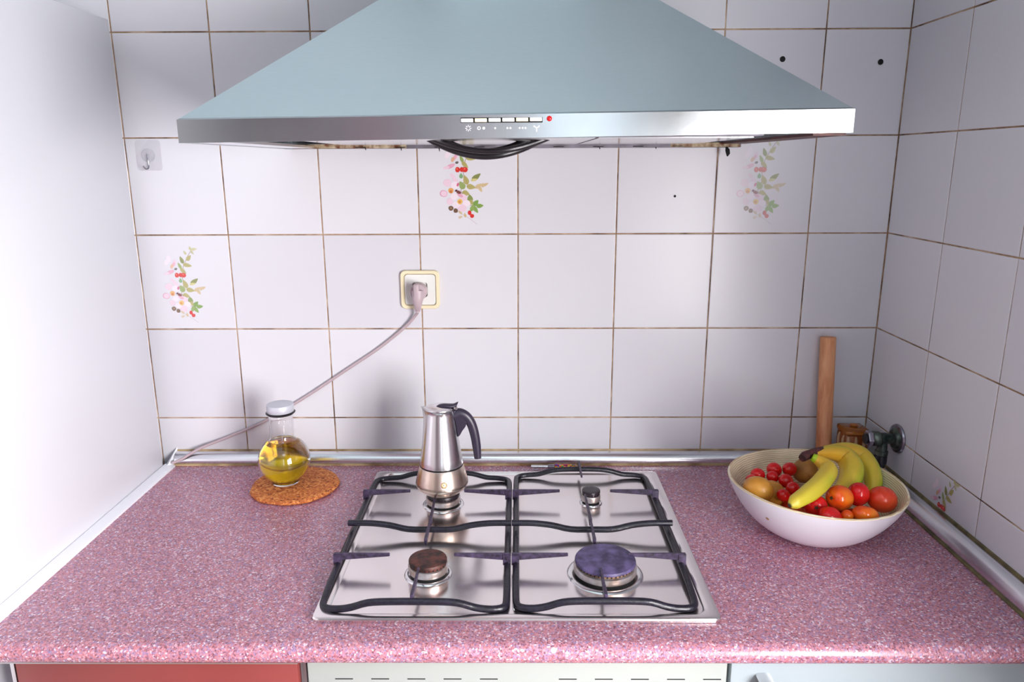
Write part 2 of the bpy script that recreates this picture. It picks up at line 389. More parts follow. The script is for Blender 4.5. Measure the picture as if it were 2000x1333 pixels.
# floral decal, in millimetres from the tile centre (x right, y up)
def decal_mesh(fade, seed=1, cut=None):
    rr = random.Random(seed); bm = bmesh.new(); colr = {}
    S = .1336
    def pt(x, y): return ((x - 545) * S / 1000, (700 - y) * S / 1000)
    lay = [0.0]
    def poly(pts, c_):
        lay[0] += .000004
        if cut is not None: pts = [(x, max(y, cut)) for x, y in pts]
        vs = [bm.verts.new((x, -lay[0], y)) for x, y in pts]
        f = bm.faces.new(vs); k = [a * (1 - fade[0]) + b * fade[0] for a, b in zip(c_, (212, 216, 226))]; colr[len(colr)] = srgb(*k)
        f.index = len(colr) - 1
    def leaf(x, y, l, wd, ang, c_, vein=True):
        X, Y = pt(x, y); l *= S / 1000; wd *= S / 1000; a = math.radians(ang); pts = []
        for k in range(14):
            t_ = 2 * math.pi * k / 14; u = math.cos(t_) * l / 2; v_ = math.sin(t_) * wd / 2 * (1 - .45 * math.cos(t_)) * abs(math.sin(t_)) ** .3
            pts.append((X + u * math.cos(a) - v_ * math.sin(a), Y + u * math.sin(a) + v_ * math.cos(a)))
        poly(pts, c_)
        if vein:
            d = [v_ * .72 for v_ in c_]; hw = .00025
            poly([(X - math.cos(a) * l * .45 - math.sin(a) * hw, Y - math.sin(a) * l * .45 + math.cos(a) * hw), (X - math.cos(a) * l * .45 + math.sin(a) * hw, Y - math.sin(a) * l * .45 - math.cos(a) * hw), (X + math.cos(a) * l * .42, Y + math.sin(a) * l * .42)], d)
    def blob(x, y, r, c_, sq=1.0, ang=0):
        X, Y = pt(x, y); r *= S / 1000; a = math.radians(ang); pts = []
        for k in range(12):
            t_ = 2 * math.pi * k / 12; q = r * (1 + rr.uniform(-.06, .06)); u, v_ = q * math.cos(t_), q * sq * math.sin(t_)
            pts.append((X + u * math.cos(a) - v_ * math.sin(a), Y + u * math.sin(a) + v_ * math.cos(a)))
        poly(pts, c_)
    def stem(P, wd, c_):
        for (x0, y0), (x1, y1) in zip(P, P[1:]):
            a, b = Vector(pt(x0, y0)), Vector(pt(x1, y1)); d = (b - a).normalized() * wd * S / 2000; n = Vector((-d.y, d.x))
            poly([tuple(a + n), tuple(a - n), tuple(b - n), tuple(b + n)], c_)
    brn = (128, 96, 66); ol = (170, 158, 88); gr = (140, 158, 84); dk = (122, 128, 62); tan = (206, 180, 134)
    stem([(740, -40), (640, 110), (560, 260), (520, 420), (540, 560), (480, 720), (520, 800), (620, 940), (700, 960)], 7, brn)
    stem([(560, 640), (700, 690), (880, 630)], 5, tan); stem([(500, 1080), (620, 1150), (720, 1230)], 7, (196, 176, 176))
    for a in ((768, -26, 110, 48, 10, (196, 190, 140)), (705, -45, 70, 42, 100, (190, 184, 130)), (611, 30, 80, 40, 120, (190, 184, 134)), (734, 30, 80, 40, -50, (186, 182, 140)),
              (667, 119, 120, 66, 50, ol), (633, 242, 150, 66, -12, ol), (544, 153, 130, 60, 110, dk), (500, 250, 120, 50, 115, gr), (552, 340, 130, 60, -45, ol)): leaf(*a)
    for a in ((720, 520, 170, 74, 38, dk), (690, 560, 110, 40, 10, (206, 196, 120)), (560, 560, 150, 80, 110, ol), (640, 665, 140, 76, -10, ol), (490, 500, 80, 56, 90, (116, 160, 104)), (500, 640, 130, 90, 120, gr), (560, 760, 120, 76, -20, ol),
              (760, 650, 130, 60, 30, tan), (780, 700, 100, 50, -60, tan), (860, 630, 100, 44, 25, tan), (820, 640, 70, 40, 80, tan), (620, 835, 110, 84, 95, (124, 140, 66)), (640, 900, 90, 60, -60, ol),
              (710, 905, 110, 70, 50, (110, 148, 60)), (770, 950, 110, 64, 5, (118, 152, 62)), (705, 1010, 120, 60, -55, (120, 156, 64)), (650, 980, 110, 56, 70, (132, 160, 74)), (470, 1050, 80, 40, -50, tan), (470, 1120, 70, 40, 20, (210, 190, 160)), (540, 1090, 70, 40, 100, tan)): leaf(*a)
    pk = (232, 200, 214); pk2 = (222, 158, 180); wp = (238, 222, 230)
    for a in ((290, 190, 55, wp, .7, 60), (330, 130, 60, wp, .6, 100), (420, 200, 60, pk, .5, 80), (400, 230, 45, pk2, .5, 60), (330, 360, 75, pk2, .4, 25), (270, 380, 50, pk, .45, 10), (370, 260, 40, (216, 164, 130), .6, 60), (430, 305, 26, (92, 88, 80), .7, 20)): blob(*a)
    for a in ((360, 500, 46, pk, .6, -40), (400, 560, 50, pk, .6, -30), (280, 605, 66, pk, .9, 0), (220, 765, 62, pk2, .85, 0), (222, 765, 48, pk, .85, 0), (310, 885, 50, pk, 1, 0), (390, 640, 62, wp, .9, 0), (380, 810, 56, wp, .9, 0), (330, 720, 42, (224, 158, 84), 1, 0), (330, 735, 22, (196, 110, 50), 1, 0)): blob(*a)
    for a in ((520, 820, 66, pk, .7, -40), (565, 910, 60, wp, .8, 0), (495, 985, 66, pk, .9, 0), (405, 935, 60, wp, .8, 0), (470, 790, 50, pk2, .5, -30), (465, 885, 42, (232, 180, 90), 1, 0), (460, 890, 20, (200, 130, 60), 1, 0)): blob(*a)
    for a in ((450, 745, 40, (112, 50, 44), .6, -20), (410, 720, 22, (80, 40, 50), .6, 30), (438, 630, 30, (200, 90, 120), .6, 70)): blob(*a)
    rd = (206, 34, 26) if fade[0] < .3 else (206, 84, 70)
    for a in ((438, 410, 36, rd, 1.1, 0), (505, 408, 34, rd, 1.1, 0), (553, 410, 40, rd, 1, 0), (610, 1055, 30, rd, 1.2, 0), (647, 1102, 32, rd, 1, 0), (430, 400, 10, (240, 120, 90), 1, 0), (545, 398, 10, (240, 120, 90), 1, 0)): blob(*a)
    db = (104, 74, 52)
    for a in ((325, 985, 38, db, 1, 0), (398, 1022, 34, db, 1, 0), (325, 985, 16, (140, 110, 80), 1, 0)): blob(*a)
    me = D.meshes.new('floral_print'); bm.faces.ensure_lookup_table()
    order = [f.index for f in bm.faces]
    bm.to_mesh(me); bm.free()
    a = me.color_attributes.new('Col', 'FLOAT_COLOR', 'CORNER')
    for p, oi in zip(me.polygons, range(len(me.polygons))):
        for li in p.loop_indices: a.data[li].color = colr[oi]
    me.materials.append(MT['decal']); return me
def decal(key, me, dx=0, dz=0, label=None):
    o = D.objects.new('floral_print', me); COL.objects.link(o); o.parent = TILE[key]; o.location = (dx, -.00025, dz)
    if label: o['label'] = label
dm = decal_mesh((0.08,)); dfade = decal_mesh((.52,)); dleft = decal_mesh((.25,))
jr = {0: 7, 1: 6, 2: 5, 3: 4, 4: 3}   # photo row -> index of the tile above that grout line (zs index)
decal(('b', 3 + 4, 5), dm, -.006, -.006, 'rose and berry print in strong colours')
decal(('b', 3 + 7, 5), dfade, -.004, -.008, 'faded rose and berry print')
decal(('b', 3 + 1, 4), dleft, -.006, -.0198)
TILE[('b', 4, 4)].children[0].scale = (.93, 1, .93)
# fourth print stands low on the right wall, its lower half hidden by the metal strip
dcut = decal_mesh((.12,), cut=.0345)
decal(('r', 1, 2), dcut, 0, .0, 'rose print cut off by the metal strip')
TILE[('r', 1, 2)].children[0].location = (.010, -.00025, 0)
TILE[('r', 1, 2)]['label'] = 'low tile with the upper half of a rose print'

# plugged screw holes in the back wall
for x, z, r in ((.516, .840, .0048), (.707, .834, .0048), (.319, .578, .0022)):
    o = lathe_o('anchor_hole', [(r, 0), (r * 1.15, .0006), (r * .8, .0012), (r * .45, .0012), (r * .4, .0002), (0, .0002)], ['steel', 'dark'], wall_back, 16, axis_m((x, -.0001, z), (0, -1, 0)), [1, 1, 1, 0, 1])

# ------------------------------------------------------------------ countertop & strips
bm = bmesh.new()
prof = [(-.004, 0), (-.60, 0), (-.632, -.0003)]
for k in range(9):
    a = math.radians(90 - k * 20); prof.append((-.636 - .0145 * math.cos(math.radians(90) - 0) * 0 - .0155 * math.cos(a), -.0155 + .0150 * math.sin(a)))
prof += [(-.636, -.0320), (-.615, -.0325), (-.004, -.0325)]
vs0 = [bm.verts.new((-.7725, y, z)) for y, z in prof]; vs1 = [bm.verts.new((XR - .002, y, z)) for y, z in prof]
n = len(prof)
for i in range(n): bm.faces.new((vs0[i], vs0[(i + 1) % n], vs1[(i + 1) % n], vs1[i]))
bm.faces.new(vs0); bm.faces.new(vs1)
ct = bmo('countertop', bm, 'laminate', auto=40)
tag(ct, 'pink and mauve speckled worktop with a rounded front edge', 'countertop')
boxo('edge_strip', (-.76, -.31, -.639, -.634, -.0345, -.0326), 'alu', ct)
ch = bmesh.new(); lathe(ch, [(.004, 0), (.0028, .0005), (0, .0006)], 9, axis_m((.047, -.6475, -.0055), (0, -.8, .6)))
bmo('chipped_spot', ch, 'white', ct)

def strip(name, pts, a, b, along, mat, close=True):
    bm = bmesh.new(); V = []
    for s in (a, b):
        V.append([bm.verts.new((s, p, q) if along == 'x' else (p, s, q)) for p, q in pts])
    for i in range(len(pts) - (0 if close else 1)):
        j = (i + 1) % len(pts); bm.faces.new((V[0][i], V[0][j], V[1][j], V[1][i]))
    bm.faces.new(V[0]); bm.faces.new(V[1])
    return bmo(name, bm, mat, auto=50)
def arc(c0, c1, r0, r1, n=9):
    return [(c0 - r0 * math.cos(math.radians(90 * k / n)), c1 + r1 * math.sin(math.radians(90 * k / n))) for k in range(n + 1)]
# back: y from 0 to -.025
pb = [(-.0003, .0045), (-.0225, .0045), (-.0235, .008)] + [(-.0235 + .0205 * (1 - math.cos(math.radians(90 * k / 8))), .008 + .0185 * math.sin(math.radians(90 * k / 8))) for k in range(1, 9)] + [(-.0003, .0265)]
t1 = strip('trim_1', pb, -.757, XR - .028, 'x', 'alu'); t1['kind'] = 'structure'
o = strip('sealant_line', [(-.0003, .0001), (-.0255, .0001), (-.0255, .0032), (-.0235, .0044), (-.0003, .0044)], -.757, XR - .03, 'x', 'sealant'); o.parent = t1
o = strip('joint_line', [(-.0003, .0266), (-.0028, .0266), (-.0022, .0290), (-.0003, .0294)], -.757, XR - .03, 'x', 'sealant'); o.parent = t1
# right: x from XR to XR-.028
pr = [(XR - .0003, .0045), (XR - .0255, .0045), (XR - .0265, .008)] + [(XR - .0265 + .0225 * (1 - math.cos(math.radians(90 * k / 8))), .008 + .0235 * math.sin(math.radians(90 * k / 8))) for k in range(1, 9)] + [(XR - .0003, .0315)]
t2 = strip('trim_2', pr, -.632, -.0285, 'y', 'alu'); t2['kind'] = 'structure'
o = strip('sealant_line', [(XR - .0003, .0001), (XR - .029, .0001), (XR - .029, .0030), (XR - .0262, .0044), (XR - .0003, .0044)], -.632, -.0285, 'y', 'olive'); o.parent = t2
o = strip('joint_line', [(XR - .0003, .0316), (XR - .0042, .0316), (XR - .0036, .0352), (XR - .0003, .0360)], -.632, -.0285, 'y', 'olive'); o.parent = t2
# left: low white strip against the tall cabinet
t3 = strip('trim_3', [(-.7735, .0002), (-.752, .0002), (-.752, .0030), (-.757, .0052), (-.7735, .0075)], -.632, -.030, 'y', 'white'); t3['kind'] = 'structure'
bm = bmesh.new(); rr = [[(-.757, .0, .031), (-.757, -.026, .004), (-.757, -.026, .0005), (-.757, 0, .0005)], [(-.7585, .0, .034), (-.764, -.036, .009), (-.7735, -.036, .0005), (-.7735, 0, .0005)]]
V = [[bm.verts.new((x, y - .0004, z)) for x, y, z in q] for q in rr]
for i in range(4): bm.faces.new((V[0][i], V[0][(i + 1) % 4], V[1][(i + 1) % 4], V[1][i]))
bm.faces.new(V[0]); bm.faces.new(V[1]); o = bmo('end_cap', bm, 'white', t1)

# ------------------------------------------------------------------ tall white cabinet (left)
cb = empty('tall_cabinet', (-1.09, -.35, FLOOR)); tag(cb, 'tall white cabinet with a smooth side panel left of the worktop', 'cabinet')
def inpar(o, par): o.parent = par; o.matrix_parent_inverse = Matrix.Translation(-Vector(par.location)); return o
inpar(boxo('cabinet_body', (-1.40, -.7745, -.655, -.038, FLOOR + .001, .912), 'cabwhite', None, .0015), cb)
dr = inpar(boxo('cabinet_door', (-1.398, -.776, -.676, -.657, FLOOR + .03, .91), 'white', None, .002), cb)
h = boxo('door_handle', (-.86, -.845, -.70, -.677, -.10, .10), 'steel', dr, .003)

# ------------------------------------------------------------------ base units
lu = empty('base_cabinet', (-.52, -.33, FLOOR)); tag(lu, 'base cabinet with terracotta red door under the left of the worktop', 'cabinet')
inpar(boxo('cabinet_body', (-.728, -.312, -.598, -.03, FLOOR + .001, -.034), 'white', None), lu)
inpar(boxo('cabinet_door', (-.724, -.318, -.618, -.600, FLOOR + .12, -.040), 'terracotta', None, .002), lu)
inpar(boxo('side_strip', (-.730, -.7245, -.619, -.599, FLOOR + .1, -.036), 'alu', None), lu)
ov = empty('slotted_panel_unit', (0, -.33, FLOOR)); tag(ov, 'built-in unit below the hob with white panel and rows of dark slots', 'appliance')
inpar(boxo('unit_body', (-.306, .298, -.596, -.03, FLOOR + .001, -.034), 'drawer', None), ov)
vp = inpar(boxo('slotted_panel', (-.303, .296, -.620, -.598, FLOOR + .3, -.0355), 'oven', None, .002), ov)
for x in [-.264 + i * .0519 for i in range(5)] + [.0565 + i * .0515 for i in range(5)]:
    for dz, dx in ((0, 0), (-.0075, .010), (-.015, 0), (-.0225, .010)):
        boxo('vent_slot', (x + dx, x + dx + .0255, -.6206, -.6195, -.0735 + dz, -.0722 + dz), 'dark', vp)
ru = empty('drawer_cabinet', (.53, -.33, FLOOR)); tag(ru, 'base cabinet with pale grey drawer front and metal handle on the right', 'cabinet')
inpar(boxo('cabinet_body', (.302, XR - .002, -.598, -.03, FLOOR + .001, -.034), 'white', None), ru)
df = inpar(boxo('drawer_front', (.302, XR - .003, -.618, -.600, -.25, -.0375), 'drawer', None, .002), ru)
inpar(boxo('cabinet_door', (.302, XR - .003, -.618, -.600, FLOOR + .12, -.254), 'drawer', None, .002), ru)
bm = bmesh.new()
P = [(.348, -.618, -.0665), (.348, -.640, -.0665), (.348, -.645, -.073), (.348, -.645, -.155), (.348, -.640, -.163), (.348, -.618, -.163)]
tube(bm, P, .008, 8, sect=lambda k, s: (1.35, .45)); bmo('drawer_handle', bm, 'steel', df, auto=40)

# unseen cupboard added behind the camera, shaped for its reflections in the hood
cu = empty('reflection_cupboard', (-.62, -2.85, FLOOR)); tag(cu, 'tall grey cupboard with dusky pink uprights, added opposite the hob for its reflections', 'cupboard')
inpar(boxo('cupboard_body', (-1.0, -.24, -3.04, -2.71, FLOOR + .001, 1.4), 'dullgrey', None), cu)
for a, b in ((-.885, -.685), (-.52, -.305)): inpar(boxo('cupboard_door', (a, b, -2.708, -2.69, FLOOR + .1, 1.39), 'dullgrey', None, .003), cu)
for a, b in ((-.97, -.89), (-.68, -.525), (-.30, -.245)): inpar(boxo('upright', (a, b, -2.708, -2.685, FLOOR + .01, 1.395), 'dullpink', None, .003), cu)

# ------------------------------------------------------------------ range hood
hd = empty('range_hood', (0, 0, 0)); tag(hd, 'brushed steel pyramid range hood with push buttons above the hob', 'range hood')
def hz(x, z): return z + (x + .006) * .0115      # it hangs a little askew
HL, HR = -.4605, .4495
zb, zt = .6785, .709
bm = bmesh.new()
def V3(x, y, z): return bm.verts.new((x, y, hz(x, z)))
def quad(*a): return bm.faces.new(a)
B0 = [V3(HL, -.5, zb), V3(HR, -.5, zb), V3(HR, -.001, zb), V3(HL, -.001, zb)]
B1 = [V3(HL, -.5, zt), V3(HR, -.5, zt), V3(HR, -.001, zt), V3(HL, -.001, zt)]
B2 = [V3(HL + .003, -.497, zt + .002), V3(HR - .003, -.497, zt + .002), V3(HR - .003, -.001, zt + .002), V3(HL + .003, -.001, zt + .002)]
T = [V3(-.134, -.27, .945), V3(.122, -.27, .945), V3(.122, -.001, .945), V3(-.134, -.001, .945)]
Li = [V3(HL + .004, -.496, zb), V3(HR - .004, -.496, zb), V3(HR - .004, -.004, zb), V3(HL + .004, -.004, zb)]
Lu = [V3(HL + .004, -.496, zb + .012), V3(HR - .004, -.496, zb + .012), V3(HR - .004, -.004, zb + .012), V3(HL + .004, -.004, zb + .012)]
for i in range(4):
    j = (i + 1) % 4
    quad(B0[i], B0[j], B1[j], B1[i]).material_index = 1
    quad(B1[i], B1[j], B2[j], B2[i]).material_index = 1
    quad(B2[i], B2[j], T[j], T[i])
    quad(B0[i], B0[j], Li[j], Li[i]).material_index = 1
    quad(Li[i], Li[j], Lu[j], Lu[i]).material_index = 1
quad(*Lu).material_index = 1; quad(*T)
bmo('canopy', bm, ['hoodsteel', 'hoodband'], hd)
boxo('chimney', (-.133, .121, -.268, -.001, .947, CEIL - .001), 'hoodsteel', hd, .001)
# underside frame and filters
bm = bmesh.new()
box(bm, -.345, .34, -.47, -.02, .681, .686)
uf = bmo('filter_frame', bm, 'greystrip', hd)
for x0, x1 in ((-.335, -.115), (-.11, .11), (.115, .335)):
    f_ = boxo('grease_filter', (x0, x1, -.44, -.05, .6795, .6808), 'steel', uf, 0)
for i in range(9):
    x = -.32 + i * .078
    boxo('frame_slot', (x, x + .020, -.0315, -.0295, .6752, .6764), 'dark', hd)
# hanging rear rail (the strip seen below the front lip)
bm = bmesh.new(); box(bm, -.445, .438, -.029, -.006, .6735, .6830)
rail = bmo('rear_rail', bm, 'greystrip', hd)
boxo('rust_patch', (-.444, -.22, -.0296, -.0285, .6740, .6822), 'rust', rail)
boxo('rust_patch', (.30, .436, -.0296, -.0285, .6742, .6828), 'rust', rail)
bm = bmesh.new(); box(bm, .40, HR - .005, -.49, -.03, .6800, .6838); bmo('side_rail', bm, 'redbrown', hd)
bm = bmesh.new(); box(bm, HL + .005, -.40, -.49, -.03, .6745, .6790); bmo('side_rail', bm, 'alu', hd)
# black cable coil sagging under the hood
for a, (x0, x1, sag, y0, r) in enumerate(((-.152, .050, .023, -.33, .0058), (-.138, .030, .016, -.30, .0058), (-.150, .062, .016, -.36, .0045))):
    P = [(x0 + (x1 - x0) * k / 8, y0 + .01 * math.sin(k), .690 - (sag + .011) * math.sin(math.pi * min(1, max(0, (k / 8 - .02) / .96))) ** .8) for k in range(9)]
    tube_o('cable_loop', cat_rom(P, 4), r, 'black', hd, 8)
tube_o('cable_tie', [(-.065, -.345, .667), (-.062, -.335, .6605), (-.058, -.32, .660)], .0022, 'chromedull', hd, 6)
# grease drop
tube_o('grease_drip', [(.408, -.035, .674), (.410, -.036, .668), (.4115, -.036, .661), (.4105, -.036, .656)], [.002, .0045, .004, .001], 'dark', hd, 7)
for x, l in ((-.155, .006), (-.23, .004), (.02, .004), (.16, .003), (.27, .003), (-.30, .003)):
    tube_o('grease_drip', [(x, -.035, .6745), (x + .0005, -.0352, .6735 - l)], [.0014, .0006], 'dark', hd, 5)
# buttons
bx = [-.0765 + i * .0184 for i in range(6)]
for i, x in enumerate(bx):
    z = hz(x, .7018); o = boxo('push_button', (x - .0003, x + .0160, -.5055, -.5002, z - .0022, z + .0026), 'whiteplastic' if i not in (1, 4) else 'cream', hd, .0008)
boxo('button_slot', (bx[0] - .001, bx[5] + .017, -.5004, -.4996, hz(-.03, .6985), hz(-.03, .7052)), 'dark', hd)
lathe_o('indicator_lamp', [(.0036, 0), (.0036, .0012), (.0024, .0026), (0, .0031)], 'redlamp', hd, 18, axis_m((.0415, -.4999, hz(.04, .7028)), (0, -1, 0)))
# printed symbols under the buttons: light, rings, one / two / three dots, fan
def flat(P, par, name='printed_symbol'):
    bm = bmesh.new()
    for c_, pts in enumerate(P): bm.faces.new([bm.verts.new((x, -.50035, z)) for x, z in pts])
    return bmo(name, bm, 'print', par)
def disc(x, z, r, n=9): return [(x + r * math.cos(2 * math.pi * k / n), z + r * math.sin(2 * math.pi * k / n)) for k in range(n)]
def bar(x0, z0, x1, z1, w_):
    d = Vector((x1 - x0, z1 - z0)).normalized() * w_ / 2; return [(x0 - d.y, z0 + d.x), (x0 + d.y, z0 - d.x), (x1 + d.y, z1 - d.x), (x1 - d.y, z1 + d.x)]
cz = hz(-.03, .6915)
flat([bar(bx[0] + .009 + .0018 * math.cos(a), cz + .0018 * math.sin(a), bx[0] + .009 + .0042 * math.cos(a), cz + .0042 * math.sin(a), .0009) for a in [k * math.pi / 4 for k in range(8)]], hd)
flat([bar(bx[1] + .005 + .002 * math.cos(a), cz + .002 * math.sin(a), bx[1] + .005 + .002 * math.cos(a + .7), cz + .002 * math.sin(a + .7), .0008) for a in [k * .7 for k in range(9)]] + [disc(bx[1] + .0115, cz, .0019)], hd)
flat([disc(bx[2] + .0085, cz, .0013)], hd)
flat([disc(bx[3] + .0065, cz, .0013), disc(bx[3] + .0105, cz, .0013)], hd)
flat([disc(bx[4] + .0045, cz, .0013), disc(bx[4] + .0085, cz, .0013), disc(bx[4] + .0125, cz, .0013)], hd)
flat([bar(bx[5] + .009, cz, bx[5] + .009 + .0048 * math.cos(a), cz + .0048 * math.sin(a), .0014) for a in (math.pi * .2, math.pi * .8, -math.pi / 2)], hd)
# black cable behind the hood
cbk = tube_o('black_cable', cat_rom([(.20, -.012, 1.15), (.235, -.012, 1.0), (.262, -.006, .93), (.276, -.0055, .895), (.290, -.0055, .87)], 4), .0033, 'black', None, 8)
tag(cbk, 'thin black cable running down the tiles behind the hood', 'cable')

# ------------------------------------------------------------------ hob
hob = empty('gas_hob', (0, 0, 0)); tag(hob, 'brushed steel gas hob with four burners set in the worktop', 'hob')
HX0, HX1, HY0, HY1 = -.302, .293, -.594, -.068
def rrect(x0, x1, y0, y1, r, n=5):
    P = []
    for cx, cy, a0 in ((x1 - r, y1 - r, 0), (x0 + r, y1 - r, 90), (x0 + r, y0 + r, 180), (x1 - r, y0 + r, 270)):
        for k in range(n + 1): a = math.radians(a0 + 90 * k / n); P.append((cx + r * math.cos(a), cy + r * math.sin(a)))
    return P
bm = bmesh.new(); prev = None
for ins, z, r in ((0, .0006, .012), (0, .0040, .012), (.0015, .0060, .011), (.004, .0066, .010), (.014, .0066, .022), (.017, .0060, .02), (.021, .0030, .018), (.026, .0026, .016)):
    ring = [bm.verts.new((x, y, z)) for x, y in rrect(HX0 + ins, HX1 - ins, HY0 + ins * .8, HY1 - ins * .6, r)]
    if prev:
        for k in range(len(ring)): bm.faces.new((prev[k], prev[(k + 1) % len(ring)], ring[(k + 1) % len(ring)], ring[k]))
    else: bm.faces.new(ring)
    prev = ring
bm.faces.new(prev)
bmo('hob_plate', bm, 'hobsteel', hob, auto=30)
boxo('centre_rib', (-.0095, -.0065, -.565, -.09, .0026, .0042), 'steel', hob, .0008)
def burner(x, y, r, zt_, capm, lab=None):
    e = empty('burner', (x, y, .0026)); e.parent = hob
    if lab: e['label'] = lab
    lathe_o('pressed_ring', [(r * 1.27, 0), (r * 1.24, .0014), (r * 1.18, .0026), (r * 1.10, .0028), (r * 1.04, .0012)], 'steel', e, 48)
    h_ = zt_ - .0026
    lathe_o('burner_body', [(r * .94, .0010), (r * .94, h_ * .20), (r * 1.03, h_ * .24), (r * 1.05, h_ * .29), (r * 1.05, h_ * .62), (r * 1.0, h_ * .66), (r * .94, h_ * .66)], ['burnalu', 'dark'], e, 48, None, [1, 0, 0, 0, 0, 0])
    bm = bmesh.new(); n = max(16, int(r * 900))
    lathe(bm, [(r * .93, h_ * .66), (r * .95, h_ * .80)], 48)
    for k in range(n):
        a = 2 * math.pi * k / n; m = Matrix.Rotation(a, 4, 'Z')
        q = bmesh.ops.create_cube(bm, size=1, matrix=m @ Matrix.Translation((r * .955, 0, h_ * .735)) @ Matrix.Diagonal((r * .03, .0016, h_ * .09, 1)))
        for f in {f for v in q['verts'] for f in v.link_faces}: f.material_index = 1
    bmo('flame_ring', bm, ['cap_rust' if capm == 'cap_rust' else 'amberrib' if capm == 'cap_violet' else 'cap_black', 'dark'], e)
    lathe_o('burner_cap', [(r * .96, h_ * .80), (r * 1.01, h_ * .82), (r * 1.01, h_ * .93), (r * .985, h_ * .985), (r * .93, h_), (r * .6, h_ * 1.005), (0, h_ * 1.01)], capm, e, 48)
    return e
burner(-.146, -.217, .0315, .0285, 'cap_black', 'medium burner under the coffee pot')
burner(.140, -.211, .0175, .0300, 'cap_black', 'small black burner')
burner(-.146, -.466, .0305, .0300, 'cap_rust', 'medium burner with scorched brown cap')
burner(.138, -.466, .0480, .0300, 'cap_violet', 'large burner with violet grey cap')

# pan supports
def fin(bm, a, b, zt0, h0, zt1, h1, w0, w1):
    a, b = Vector((a[0], a[1], 0)), Vector((b[0], b[1], 0)); d = (b - a).normalized(); n_ = Vector((-d.y, d.x, 0))
    V = []
    for p, zt_, h_, ww in ((a, zt0, h0, w0), (b, zt1, h1, w1)):
        V.append([bm.verts.new(p + n_ * s * ww / 2 + Vector((0, 0, z))) for s, z in ((-1, zt_ - h_), (1, zt_ - h_), (1, zt_), (-1, zt_))])
    for i in range(4): bm.faces.new((V[0][i], V[0][(i + 1) % 4], V[1][(i + 1) % 4], V[1][i]))
    bm.faces.new(V[0]); bm.faces.new(V[1])
ZT = .0330
def support(x0, x1, yf, yb, cx, label, flip):
    e = empty('pan_support', ((x0 + x1) / 2, (yf + yb) / 2, .003)); tag(e, label, 'pan support', None)
    off = -Vector(e.location)
    xm = (x0 + x1) / 2; lo, hi, sd = .0078, .0225, .0135
    F = []
    def add(x, y, z): F.append(Vector((x, y, z)) + off)
    # frame with wavy front and back bars, rounded corners
    for f_, z in ((.10, lo + .001), (.17, lo + .004), (.26, hi - .002), (.38, hi), (.62, hi), (.74, hi - .002), (.83, lo + .004), (.90, lo + .001)): add(x0 + (x1 - x0) * f_, yf - .002 * (z > .02), z)
    add(x1 - .010, yf + .003, lo); add(x1 - .002, yf + .011, lo); add(x1, yf + .03, lo + .002)
    for y in (yf + .08, yf + .13, -.345, yb - .13, yb - .10): add(x1, y, sd)
    add(x1, yb - .03, lo + .003); add(x1 - .003, yb - .010, lo + .001); add(x1 - .012, yb - .002, lo + .001)
    for f_, z in ((.90, lo + .002), (.82, lo + .004), (.72, hi - .003), (.60, hi), (.40, hi), (.28, hi - .003), (.18, lo + .004), (.10, lo + .002)): add(x0 + (x1 - x0) * f_, yb, z)
    add(x0 + .012, yb - .002, lo + .001); add(x0 + .003, yb - .010, lo + .001); add(x0, yb - .03, lo + .003)
    for y in (yb - .10, yb - .13, -.345, yf + .13, yf + .08): add(x0, y, sd)
    add(x0, yf + .03, lo + .002); add(x0 + .002, yf + .011, lo); add(x0 + .010, yf + .003, lo)
    bm = bmesh.new(); PP = []
    m = len(F)
    for i in range(m):
        a, b, c_, d = F[i - 1], F[i], F[(i + 1) % m], F[(i + 2) % m]
        for k in range(3):
            t = k / 3; PP.append(.5 * ((2 * b) + (c_ - a) * t + (2 * a - 5 * b + 4 * c_ - d) * t * t + (3 * b - a - 3 * c_ + d) * t ** 3))
    tube(bm, PP, .0054, 8, closed=True); bmo('frame', bm, 'enamel', e, auto=60)
    # middle bar: high ends, dipped centre
    P = []
    for f_, z in ((-.028, .029), (.0, .029), (.12, .0285), (.24, .0245), (.36, .0185), (.5, .018), (.64, .0185), (.76, .0245), (.88, .0285), (1.0, .029), (1.02 if not flip else 1.028, .029)):
        P.append(Vector((x0 + (x1 - x0) * f_, -.345 - (.003 if .3 < f_ < .7 else 0), z)) + off)
    bm = bmesh.new(); tube(bm, cat_rom(P, 3), .0056, 8); bmo('cross_bar', bm, 'enamel', e, auto=60)
    def prong(a, b, blk=True):
        bm = bmesh.new(); fin(bm, (a[0] + off.x, a[1] + off.y), (b[0] + off.x, b[1] + off.y), ZT - .003, .0125, ZT - .003, .0055, .0050, .0032)
        bmesh.ops.bevel(bm, geom=bm.edges[:], offset=.0006, segments=1, affect='EDGES')
        if blk:
            s = 1 if b[0] > a[0] else -1; q = 1 if blk == 'y' else 0
            if not q: box(bm, a[0] + off.x + min(-.001 * s, .011 * s), a[0] + off.x + max(-.001 * s, .011 * s), a[1] + off.y - .004, a[1] + off.y + .004, .0105, ZT - .0045)
        bmo('prong', bm, 'prong', e)
    for y in (-.217, -.455):
        prong((x0 - .006, y), (x0 + .084, y)); prong((x1 + (.004 if not flip else .006), y), (x1 - .086, y))
    prong((cx, -.409), (cx, -.340), None); prong((cx, -.340), (cx - .001, -.256 if not flip else -.235), None)
    prong((cx, yf - .002), (cx, -.498), 'y'); prong((cx, yb + .020), (cx, yb - .055), 'y')
    # feet
    for fx in (x0 + .006, x1 - .006):
        for fy in (yf + .012, yb - .012):
            lathe_o('rubber_foot', [(.003, 0), (.0036, .0005), (.0032, .0036)], 'dark', e, 10, Matrix.Translation(Vector((fx, fy, .0028)) + off))
    return e
support(-.293, -.019, -.573, -.112, -.157, 'black enamel pan support on the left half of the hob, holding the coffee pot', False)
